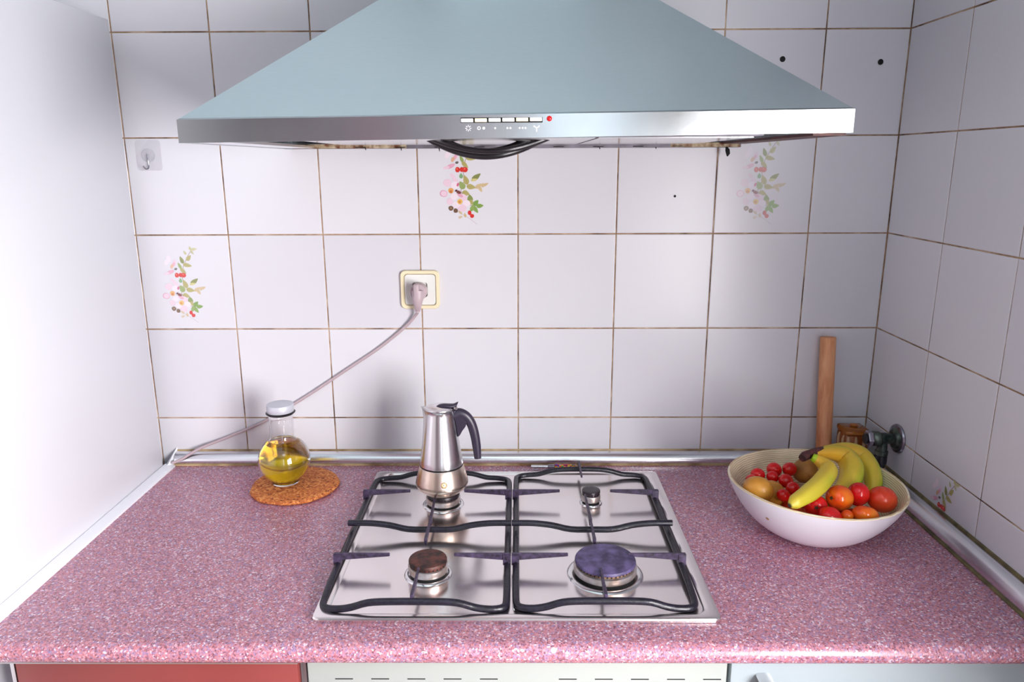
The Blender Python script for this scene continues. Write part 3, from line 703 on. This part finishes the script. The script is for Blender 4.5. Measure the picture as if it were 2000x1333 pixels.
support(-.005, .262, -.571, -.096, .127, 'black enamel pan support on the right half of the hob', True)

# ------------------------------------------------------------------ moka pot
mk = empty('moka_pot', (-.1465, -.226, .0334)); tag(mk, 'stainless steel stovetop coffee pot with dark curved handle on the rear left burner', 'coffee pot')
lathe_o('boiler', [(0, 0), (.031, 0), (.0335, .0012), (.0400, .0065), (.0465, .0125), (.0492, .0170), (.0500, .0210), (.0492, .0255), (.0450, .042), (.0415, .0545), (.0405, .0560)], 'moka_base', mk, 64, auto=50)
lathe_o('gasket', [(.0395, .0558), (.0412, .0560), (.0412, .0578), (.0395, .0580)], 'black', mk, 64, auto=50)
bm = bmesh.new()
rings = lathe(bm, [(.0395, .0580), (.0408, .0586), (.0408, .0605), (.0392, .070), (.0340, .108), (.0288, .146), (.0272, .1580), (.0266, .1630), (.0275, .1665), (.0285, .1675), (.0270, .1680), (.0255, .166)], 64)
for q, ring in enumerate(rings):           # spout on the left (-x)
    for v in ring:
        a = math.atan2(v.co.y, -v.co.x); k = max(0, 1 - abs(a) / .55); s = max(0, (v.co.z - .128) / .038)
        v.co.x -= .0075 * k ** 1.4 * min(1, s) ** 1.5; v.co.z += .0035 * k * s
bmo('jug', bm, 'moka_top', mk, auto=50)
bm = bmesh.new(); lathe(bm, [(.0272, .1681), (.0268, .1695), (.022, .1712), (.013, .1726), (0, .1730)], 48)
for v in bm.verts:
    a = math.atan2(v.co.y, -v.co.x); k = max(0, 1 - abs(a) / .5)
    if v.co.xy.length > .02: v.co.x -= .0055 * k ** 1.4
lid = bmo('lid', bm, 'moka_top', mk, auto=50)
bm = bmesh.new()
tube(bm, cat_rom([(-.006, -.003, .1722), (.001, -.003, .1742), (.010, -.003, .1745), (.020, -.002, .1735), (.028, -.001, .1745), (.034, 0, .1800)], 4), [.002, .003, .004, .005, .0055, .006, .0065, .007, .007, .0075, .0078, .008, .008, .0078, .0075, .007, .0065, .006, .0045, .003, .0015], 10, sect=lambda k, s: (1.0, .45))
bmo('lid_tab', bm, 'darkviolet', lid, auto=60)
lathe_o('hinge', [(.0022, -.010), (.0030, -.010), (.0030, .010), (.0022, .010)], 'steel', mk, 12, axis_m((.0310, 0, .1705), (0, 1, 0)))
bm = bmesh.new()
P = cat_rom([(.0255, 0, .154), (.036, 0, .1575), (.048, 0, .152), (.0575, 0, .138), (.0635, 0, .117), (.0672, 0, .092), (.0690, 0, .068)], 5)
rd = lerp_list([.0120, .0105, .0098, .0092, .0088, .0082, .0066], 5)
tube(bm, P, rd, 12, sect=lambda k, s: (.82, 1.0))
gv_ = [[bm.verts.new((x, s * .0072, z)) for x, z in ((.0262, .162), (.0335, .1135), (.0375, .118), (.0410, .125), (.0475, .134), (.0500, .142), (.040, .158))] for s in (-1, 1)]
for k in range(7): bm.faces.new((gv_[0][k], gv_[0][(k + 1) % 7], gv_[1][(k + 1) % 7], gv_[1][k]))
bm.faces.new(gv_[0]); bm.faces.new(gv_[1])
bmo('handle', bm, 'darkviolet', mk, auto=60)
lathe_o('safety_valve', [(.0058, 0), (.0058, .0015), (.0046, .0022), (.0040, .0010), (.0018, .0010), (.0014, .0040), (0, .0042)], ['brassy', 'steel'], mk, 16, axis_m((.0088, -.0456, .033), (.19, -.95, .26)), [0, 0, 0, 0, 1, 1])

# ------------------------------------------------------------------ cork mat and oil bottle
ckx, cky = -.4575, -.135
cm = lathe_o('cork_mat', [(0, .0003), (.084, .0003), (.087, .002), (.088, .0048), (.0865, .0080), (.084, .0092), (0, .0094)], 'cork', None, 56)
cm.location = (ckx, cky, 0); tag(cm, 'round cork mat with chipped edge under the oil bottle', 'trivet')
for v in cm.data.vertices:
    a = math.atan2(v.co.y, v.co.x); k = 1 + .012 * math.sin(5 * a + 1) + .008 * math.sin(11 * a); v.co.x *= k; v.co.y *= k
bo = empty('oil_bottle', (-.477, -.131, .0097)); tag(bo, 'round glass flask of yellow-green oil with white cap on the cork mat', 'bottle')
prof_o = [(0, .0002), (.020, .0002), (.026, .0010)]
cz_, rb = .0505, .0515
for k in range(4, 20):
    a = math.radians(-90 + k * 8.1); r = rb * math.cos(a); z = cz_ + rb * math.sin(a) * .97
    if r > .0265 or z < cz_: prof_o.append((r, max(z, .0012)))
prof_o += [(.0255, .0965), (.0240, .102), (.0236, .120), (.0236, .140), (.0245, .1475), (.0275, .1500), (.0275, .1520), (.0238, .1530)]
prof_in = [(r - .0016, z) for r, z in reversed(prof_o[3:-3])] + [(.02, .0035), (0, .0032)]
bm = bmesh.new(); lathe(bm, prof_o + [(.0222, .1525), (.0222, .148)] + prof_in[0:], 56, cap0=False, cap1=False)
bmo('flask', bm, 'glass', bo, auto=60)
oil_p = [(0, .0036), (.0185, .0039)] + [(r - .0020, z + .0004) for r, z in prof_o[3:] if z < .094 and z > .006]
oil_p += [(oil_p[-1][0] - .003, .0935), (0, .0930)]
bm = bmesh.new(); lathe(bm, oil_p, 56); bmo('oil', bm, 'oil', bo, auto=60)
lathe_o('bottle_cap', [(.0262, .1535), (.0266, .1540), (.0266, .1670), (.0260, .1684), (.0250, .1688), (0, .1688)], 'capwhite', bo, 48)
bo.children[2]['label'] = 'white metal cap'
lathe_o('seal_ring', [(.0222, .1532), (.0285, .1505), (.0290, .1515), (.0270, .1534)], 'black', bo, 48, None)

# ------------------------------------------------------------------ socket, plug and cord
so = empty('wall_socket', (-.2055, 0, .3875)); tag(so, 'square wall socket with cream frame and white plate on the tiles', 'socket')
def rframe(name, w0, w1, r0, r1, y0, y1, mat, par, fill=False):
    bm = bmesh.new(); prev = None
    seq = [(w0, r0, 0), (w0, r0, y0), (w0 - .001, r0, y1), (w1 + .001, r1, y1), (w1, r1, y0)]
    rings = []
    for wd_, r, y in seq:
        ring = [bm.verts.new((x, -.0004 + y, z)) for x, z in rrect(-wd_, wd_, -wd_, wd_, r)]
        rings.append(ring)
    if fill: rings = rings[:3]
    for a, b in zip(rings, rings[1:]):
        for k in range(len(a)): bm.faces.new((a[k], a[(k + 1) % len(a)], b[(k + 1) % len(a)], b[k]))
    if fill: bm.faces.new(rings[-1])
    else:
        a, b = rings[-1], [bm.verts.new((v.co.x, -.0004, v.co.z)) for v in rings[-1]]
        for k in range(len(a)): bm.faces.new((a[k], a[(k + 1) % len(a)], b[(k + 1) % len(a)], b[k]))
    return bmo(name, bm, mat, par, auto=40)
rframe('frame', .0405, .0330, .010, .007, -.006, -.0078, 'cream', so)
bm = bmesh.new(); rings = []
for wd_, r, y in ((.0322, .007, -.0005), (.0322, .007, -.0062), (.0315, .007, -.0072)): rings.append([bm.verts.new((x, y, z)) for x, z in rrect(-wd_, wd_, -wd_, wd_, r)])
NR = len(rings[0])
for rad, y in ((.0198, -.0072), (.0192, -.0060), (.0190, -.0010)):
    rg = []
    for v in rings[0]:
        a = math.atan2(v.co.z, v.co.x); rg.append(bm.verts.new((rad * math.cos(a), y, rad * math.sin(a))))
    rings.append(rg)
for a, b in zip(rings, rings[1:]):
    for k in range(NR): bm.faces.new((a[k], a[(k + 1) % NR], b[(k + 1) % NR], b[k]))
bm.faces.new(rings[-1]); bmo('plate', bm, 'whiteplastic', so, auto=30)
pg = empty('power_cord', (-.2065, -.03, .3865)); tag(pg, 'grey-pink plug and cord running from the wall socket down to the left corner', 'cord')
bm = bmesh.new(); lathe(bm, [(.0175, -.020), (.0178, .0), (.0165, .003), (.010, .004), (0, .004)], 32, axis_m((0, .0, 0), (0, -1, 0)))
for s in (-1,): box(bm, -.008, .004, -.018, -.002, -.010, .019, .003)
tube(bm, cat_rom([(0, -.008, .004), (0, -.010, -.012), (-.001, -.007, -.026), (-.002, .002, -.038)], 4), lerp_list([.012, .0115, .0085, .0060], 4), 12, sect=lambda k, s: (1.0, .8))
plug = bmo('plug', bm, 'cord', pg, auto=50)
lathe_o('strain_relief', [(.0058, 0), (.0062, .001), (.0050, .002), (.0060, .003), (.0048, .004), (.0058, .005), (.0046, .006), (.0055, .007), (.0042, .009)], 'cord', pg, 14, axis_m((-.0018, .001, -.035), (-.25, .9, -1.0)))
CP = [(-.209, -.024, .345), (-.216, -.014, .334), (-.241, -.0075, .307), (-.297, -.005, .262), (-.366, -.005, .216), (-.435, -.005, .170), (-.489, -.005, .136), (-.557, -.005, .096), (-.645, -.0065, .058), (-.700, -.014, .037), (-.738, -.027, .0165), (-.756, -.034, .0105)]
tube_o('cord', [Vector(p) - Vector(pg.location) for p in cat_rom(CP, 6)], .0032, 'cord', pg, 8)

# ------------------------------------------------------------------ adhesive hook
hk = empty('adhesive_hook', (-.746, 0, .6625)); tag(hk, 'clear adhesive hook on the tiles between tall cabinet and range hood', 'hook')
bm = bmesh.new(); ra = [bm.verts.new((x, -.0002, z)) for x, z in rrect(-.0255, .0255, -.030, .030, .006)]; rb_ = [bm.verts.new((v.co.x * .98, -.0012, v.co.z * .98)) for v in ra]
for k in range(len(ra)): bm.faces.new((ra[k], ra[(k + 1) % len(ra)], rb_[(k + 1) % len(ra)], rb_[k]))
bm.faces.new(rb_); bm.faces.new(ra); bmo('clear_pad', bm, 'film', hk)
lathe_o('boss', [(.0135, 0), (.0135, .0015), (.011, .003), (.004, .0035), (0, .0035)], 'film', hk, 24, axis_m((0, -.0013, 0), (0, -1, 0)))
tube_o('hook_wire', cat_rom([(0, -.005, .002), (.001, -.007, -.008), (.0015, -.007, -.020), (.0005, -.010, -.026), (-.002, -.015, -.0265), (-.005, -.018, -.021)], 4), .0012, 'chromedull', hk, 6)

# ------------------------------------------------------------------ wooden stick
dz = Vector((.6545, -.0460, .0005)); dt = Vector((.6515, -.0170, .2860)); dn = (dt - dz).normalized()
ds = lathe_o('wooden_stick', [(0, 0), (.0150, 0), (.0158, .0012), (.0158, .2845), (.0150, .2860), (0, .2862)], 'beech', None, 32, None)
ds.matrix_world = axis_m(dz + Vector((0, 0, .0018)), dn); tag(ds, 'round pale wooden stick leaning upright against the tiles behind the bowl', 'stick')

# ------------------------------------------------------------------ amber jar
aj = empty('amber_jar', (.699, -.073, 0)); tag(aj, 'squat fluted amber glass jar in the corner behind the bananas', 'jar')
bm = bmesh.new(); rings = []
for s, z in ((.020, .0004), (.0225, .003), (.0235, .010), (.0240, .085), (.0236, .0925), (.0225, .095)):
    rings.append([bm.verts.new((x, y, z)) for x, y in rrect(-s, s, -s, s, .004, 3)])
for a, b in zip(rings, rings[1:]):
    for k in range(len(a)): bm.faces.new((a[k], a[(k + 1) % len(a)], b[(k + 1) % len(a)], b[k]))
bm.faces.new(rings[0]); bm.faces.new(rings[-1]); bmo('jar_body', bm, 'brownliq', aj, auto=40)
for x in (-.020, -.004, .0125):
    tube_o('flute', [(x, -.0243, .004), (x, -.0250, .085), (x, -.0235, .0935)], [.0038, .0034, .0020], 'amberrib', aj, 8)
for y in (-.012, .008):
    tube_o('flute', [(-.0243, y, .004), (-.0250, y, .085), (-.0235, y, .0935)], [.0038, .0034, .0020], 'amberrib', aj, 8)
bm = bmesh.new(); box(bm, -.0255, .0255, -.0255, .0255, .0955, .1075, .004, 2)
for v in bm.verts: v.co.z += R.uniform(-.0008, .0008)
bmo('jar_lid', bm, 'amber', aj, auto=40)
lathe_o('lid_knob', [(.006, .1085), (.009, .1115), (.006, .1140), (0, .1145)], 'amber', aj, 14)

# ------------------------------------------------------------------ gas valve
gv = empty('gas_valve', (XR, -.137, .106)); tag(gv, 'old greenish brass valve with round wall flange on the right wall', 'valve')
mx = lambda x, d=(-1, 0, 0), y=0, z=0: axis_m((x, y, z), d)
lathe_o('wall_flange', [(.0290, .0004), (.0295, .002), (.0280, .0050), (.0225, .0062), (.0200, .0095), (.0160, .0120), (.0120, .0125)], ['chromedull', 'brass'], gv, 40, mx(0), [0, 0, 0, 1, 1, 1])
lathe_o('valve_body', [(.0105, .0120), (.0112, .016), (.0105, .020), (.0120, .0235), (.0120, .036), (.0140, .038), (.0150, .041), (.0150, .050), (.0130, .0525)], 'brass', gv, 24, mx(0))
bm = bmesh.new(); lathe(bm, [(.0155, .0530), (.0165, .0545), (.0165, .0620), (.0155, .0635)], 6, mx(0)); bmo('hex_nut', bm, 'chromedull', gv)
lathe_o('end_knob', [(.0100, .0636), (.0105, .0650), (.0100, .0672), (.006, .0680), (0, .0680)], 'black', gv, 20, mx(0))
lathe_o('outlet', [(.0090, .008), (.0100, .016), (.0100, .024), (.0125, .026), (.0125, .034), (.0105, .0355)], 'brass', gv, 24, mx(-.030, (0, 0, -1)))
lathe_o('hose', [(.0115, .0357), (.0120, .0375), (.0120, .052), (.0100, .054), (.0090, .072), (.0085, .0725)], 'black', gv, 20, mx(-.030, (0, 0, -1)))
lathe_o('hose_ferrule', [(.0098, .0600), (.0105, .0610), (.0105, .0640), (.0098, .0650)], 'brassy', gv, 20, mx(-.030, (0, 0, -1)))

# ------------------------------------------------------------------ gas lighter behind the hob
li = empty('gas_lighter', (.085, -.047, .0068), math.radians(-2)); tag(li, 'gas lighter with colourful patterned grip lying behind the hob', 'lighter')
lathe_o('barrel', [(.0028, -.058), (.0034, -.0575), (.0034, -.022)], 'steel', li, 14, mx(0, (1, 0, 0)))
lathe_o('collar', [(.0045, -.022), (.0052, -.021), (.0052, -.008), (.0045, -.0075)], 'chromedull', li, 16, mx(0, (1, 0, 0)))
gr = lathe_o('grip', [(.0050, -.0075)] + [(.0062, -.0065 + k * .0045) for k in range(10)] + [(.0050, .0352)], 'sleeve', li, 16, mx(0, (1, 0, 0)))
pal = [srgb(*c_) for c_ in ((220, 50, 30), (240, 130, 30), (50, 70, 190), (30, 150, 50), (120, 20, 110), (230, 190, 40), (200, 30, 60))]
rp = random.Random(3); paint(gr.data, lambda co_, p, d={}: d.setdefault(p.index, pal[rp.randrange(7)]))
lathe_o('end_ring', [(.0046, .0355), (.0062, .0362), (.0062, .0395), (.0040, .0405), (.0030, .052), (0, .053)], 'amberrib', li, 16, mx(0, (1, 0, 0)))

# ------------------------------------------------------------------ bowl
bw = empty('fruit_bowl', (.522, -.322, 0)); tag(bw, 'large round bowl, white outside and pale bamboo inside, filled with fruit', 'bowl')
po = [(0, .0008), (.046, .0008), (.052, .0020), (.078, .0115), (.104, .030), (.126, .055), (.141, .080), (.1485, .0985)]
pi_ = [(.1470, .1008), (.1445, .1005), (.1410, .0935), (.1335, .0790), (.1180, .0560), (.0970, .0345), (.0700, .0175), (.045, .0110), (0, .0100)]
def smooth_prof(p, n=3): return [(max(v.x, 0), v.y) for v in cat_rom([(a, b, 0) for a, b in p], n)]
def warp(bm):
    for v in bm.verts:
        a = math.atan2(v.co.y, v.co.x); k = (v.co.z / .1) ** 2; v.co.z += .0022 * k * math.sin(2 * a + .6); r = 1 + .010 * k * math.cos(2 * a + 2.2); v.co.x *= r; v.co.y *= r
bm = bmesh.new(); lathe(bm, smooth_prof(po), 72, cap1=False); warp(bm); bmo('outer_shell', bm, 'bowlwhite', bw, smooth=True)
bm = bmesh.new(); lathe(bm, [(.1485, .0985), (.1480, .1002)] + smooth_prof(pi_), 72, cap0=False); warp(bm); bmo('bamboo_lining', bm, 'bamboo', bw, smooth=True)
ch = bmesh.new(); lathe(ch, [(.0035, 0), (.0028, .0004), (0, .0005)], 8, axis_m((-.1065, -.0775, .0652), (-.74, -.52, -.42))); bmo('chipped_spot', ch, 'amberrib', bw)

def fruit(name, x, y, z, r, mat, label, cat, grp, sq=(1, 1, 1), rot=(0, 0, 0), dim=0, cal=None):
    bm = bmesh.new(); bmesh.ops.create_uvsphere(bm, u_segments=24, v_segments=16, radius=r)
    for v in bm.verts:
        rr_ = v.co.xy.length / r
        if dim: v.co.z *= 1 - dim * max(0, 1 - rr_ * 1.8) ** 2
        v.co.x *= sq[0]; v.co.y *= sq[1]; v.co.z *= sq[2]
    me = D.meshes.new(name); bm.to_mesh(me); bm.free()
    o = link(name, me, mat, None, smooth=True); o.location = (x, y, z); o.rotation_euler = rot
    tag(o, label, cat, grp)
    if cal is not None:
        bm = bmesh.new(); zc = r * sq[2] * (1 - dim)
        for k in range(5):
            a = k * 2 * math.pi / 5; fin_ = [bm.verts.new((0, 0, zc + .0008)), bm.verts.new((r * .13 * math.cos(a - .4), r * .13 * math.sin(a - .4), zc + .0012)), bm.verts.new((r * .34 * math.cos(a), r * .34 * math.sin(a), zc + .0010)), bm.verts.new((r * .13 * math.cos(a + .4), r * .13 * math.sin(a + .4), zc + .0012))]
            bm.faces.new(fin_)
        tube(bm, [(0, 0, zc - .0005), (0, 0, zc + .003)], .0011, 6); bmo('calyx', bm, 'calyx', o)
    return o
GC = 'cherry tomatoes at the left of the bowl'; GT = 'tomatoes at the right of the bowl'
CH = [(.4181, -.2999, .09, .0105, 'small red cherry tomato at the far left, by the bowl wall'),
      (.4362, -.2775, .09, .0126, 'red cherry tomato second from the left, above the golden kiwi'),
      (.4738, -.2545, .09, .0137, 'large dark red cherry tomato third from the left at the back'),
      (.4602, -.2866, .09, .0106, 'bright red cherry tomato in front of the larger one at the back'),
      (.5028, -.2526, .0902, .0129, 'red cherry tomato touching the dark brown kiwi'),
      (.478, -.3043, .09, .0124, 'red cherry tomato in the middle of the cherry tomato group'),
      (.4791, -.3342, .09, .0112, 'red cherry tomato between middle one and front banana'),
      (.4530, -.3628, .0900, .0110, 'front red cherry tomato wedged beside the golden kiwi and the banana')]
for x, y, z, r, lb in CH:
    fruit('cherry_tomato', x, y, z, r, 'tomato', lb, 'tomato', GC, (1, .97, 1.06), (R.uniform(.8, 1.4), R.uniform(-.4, .4), R.uniform(0, 6)))
fruit('kiwi', .537, -.2394, .0813, .0236, 'kiwi', 'dark brown kiwi at the back under the banana stem', 'kiwi', 'kiwis in the bowl', (1, .93, 1.0), (.3, .5, .3))
fruit('kiwi', .4128, -.3524, .0965, .0225, 'kiwi_g', 'smooth golden kiwi against the front left rim of the bowl', 'kiwi', 'kiwis in the bowl', (1.16, .95, .98), (0, .15, -.5))
fruit('kiwi', .4455, -.3259, .0750, .0238, 'kiwi_g', 'golden brown kiwi behind the front golden one', 'kiwi', 'kiwis in the bowl', (1.05, 1, 1), (.2, .4, .2))
TM = [(.5357, -.3925, .0994, .0212, 'tomato_o', 'orange and red tomato in front of the middle banana', (1, 1, 1.1), 'tomato'),
      (.5737, -.3764, .0982, .0180, 'tomato', 'glossy red oval tomato between the orange one and the rightmost one', (1, 1, 1.15), 'tomato'),
      (.6151, -.3767, .0890, .0225, 'tomato_v', 'largest vermilion tomato at the right rim', (1.08, 1, .98), 'tomato'),
      (.4929, -.4017, .0900, .0178, 'tomato', 'shiny red tomato with orange patch beside the front banana tip', (1.05, 1, .96), 'tomato'),
      (.5039, -.4347, .0880, .0164, 'tomato', 'crimson tomato lowest at the front rim', (1.15, 1, .85), 'tomato'),
      (.5613, -.4323, .0888, .0178, 'tomato_o', 'flattened orange-red tomato at the front right rim', (1.2, 1, .82), 'tomato'),
      (.5311, -.4345, .0880, .0098, 'tomato_o', 'tiny orange tomato peeping over the front rim', (1, 1, 1), 'tomato')]
for i, (x, y, z, r, mt, lb, sq, nm) in enumerate(TM):
    rot = {0: (.3, -1.35, .2), 3: (1.35, 0, -.3), 2: (.2, .2, 0), 1: (.1, .1, 0), 4: (.2, .3, 0), 5: (-.4, .2, 0), 6: (0, 0, 0)}[i]
    fruit('tomato', x, y, z, r, mt, lb, 'tomato', GT, sq, rot, .12, cal=1 if i in (0, 3) else None)
# fruit of the lower layer that carries the visible ones
LOW = [(.470, -.300, .048, .0215), (.515, -.285, .042, .0235), (.475, -.352, .048, .0215), (.560, -.330, .040, .0240), (.523, -.374, .045, .0203), (.567, -.377, .050, .0205), (.517, -.330, .0320, .0195)]
LL = ['under the cherry tomatoes', 'below the dark kiwi', 'under the golden kiwis', 'under the middle banana', 'beneath the orange tomato', 'below the largest tomato at the right', 'at the very bottom of the bowl']
for i, (x, y, z, r) in enumerate(LOW):
    fruit('tomato', x, y, z, r, 'tomato_v', 'tomato almost hidden ' + LL[i], 'tomato', 'hidden lower tomatoes', (1, 1, 1), (R.uniform(0, 1), R.uniform(0, 1), 0), .1)

# bananas
bun = empty('banana_bunch', (.545, -.28, .09)); tag(bun, 'bunch of three yellow-green bananas on top of the fruit in the bowl', 'bananas')
BN = [([(0.510, -0.3288, 0.1462, 0.0068), (0.5229, -0.3357, 0.1396, 0.0102), (0.5297, -0.3533, 0.1329, 0.0146), (0.5041, -0.3884, 0.1262, 0.0152), (0.4733, -0.4172, 0.1194, 0.0148), (0.4434, -0.4368, 0.1126, 0.0115)], 'yellow front banana with green neck', .1),
      ([(0.5202, -0.3117, 0.1458, 0.0070), (0.5608, -0.2809, 0.1352, 0.0126), (0.5908, -0.2737, 0.1242, 0.0180), (0.5955, -0.2995, 0.1124, 0.0203), (0.5802, -0.3294, 0.0993, 0.0190), (0.5578, -0.3475, 0.0856, 0.0155), (0.5336, -0.3583, 0.0715, 0.0105)], 'middle banana with lime green outer edge', .5),
      ([(0.5518, -0.2832, 0.1420, 0.0070), (0.6027, -0.2493, 0.1283, 0.0130), (0.6341, -0.2456, 0.1146, 0.0166), (0.6403, -0.2724, 0.1007, 0.0172), (0.6358, -0.3014, 0.0866, 0.0152), (0.6270, -0.3197, 0.0724, 0.0105)], 'rear banana, the greenest of the three', .8)]
for bi, (pts, lb, green) in enumerate(BN):
    C3 = [Vector(p[:3]) - Vector(bun.location) for p in pts]; rr_ = lerp_list([p[3] for p in pts], 6); PP = cat_rom(C3, 6)
    d = (PP[-1] - PP[-3]).normalized()
    PP += [PP[-1] + d * .006, PP[-1] + d * .010, PP[-1] + d * .013]; rr_ += [pts[-1][3] * .72, pts[-1][3] * .42, .0035]
    bm = bmesh.new(); tube(bm, PP, rr_, 20, sect=lambda k, s: 1 + .045 * math.cos(5 * 2 * math.pi * k / s))
    bmesh.ops.recalc_face_normals(bm, faces=bm.faces)
    me = D.meshes.new('banana'); bm.to_mesh(me); bm.free()
    yel, gre, ora = Vector(srgb(214, 186, 58)[:3]), Vector(srgb(150, 178, 22)[:3]), Vector(srgb(214, 160, 46)[:3])
    cen = sum(C3, Vector()) / len(C3)
    def colf(co_, p, PP=PP, cen=cen, green=green):
        k = min(range(len(PP)), key=lambda i: (PP[i] - co_).length_squared); t = k / (len(PP) - 1)
        side = (co_ - PP[k]).normalized(); out = (PP[k] - cen).normalized(); s = max(0, side.dot(out)) * (.4 + .6 * green) * (.3 + .7 * t) * 2.4
        c_ = ora.lerp(yel, min(1, t * 1.6)).lerp(gre, min(1, s))
        if t < .08 and green < .2: c_ = gre
        if t > .985: c_ = Vector((.03, .022, .01))
        return (c_.x, c_.y, c_.z, 1)
    paint(me, colf); o = link('banana', me, 'banana', bun, smooth=True); o['label'] = lb
L = Vector(bun.location)
tube_o('stem', [v - L for v in cat_rom([(.4925, -.3300, .1440), (.5000, -.3240, .1462), (.5130, -.3165, .1475), (.5290, -.3040, .1472), (.5500, -.2860, .1430)], 3)], lerp_list([.0070, .0082, .0074, .0066, .0060], 3), mottled('dried_stem', srgb(40, 16, 20), srgb(92, 40, 40), 120, .7, 0, .5), bun, 8)
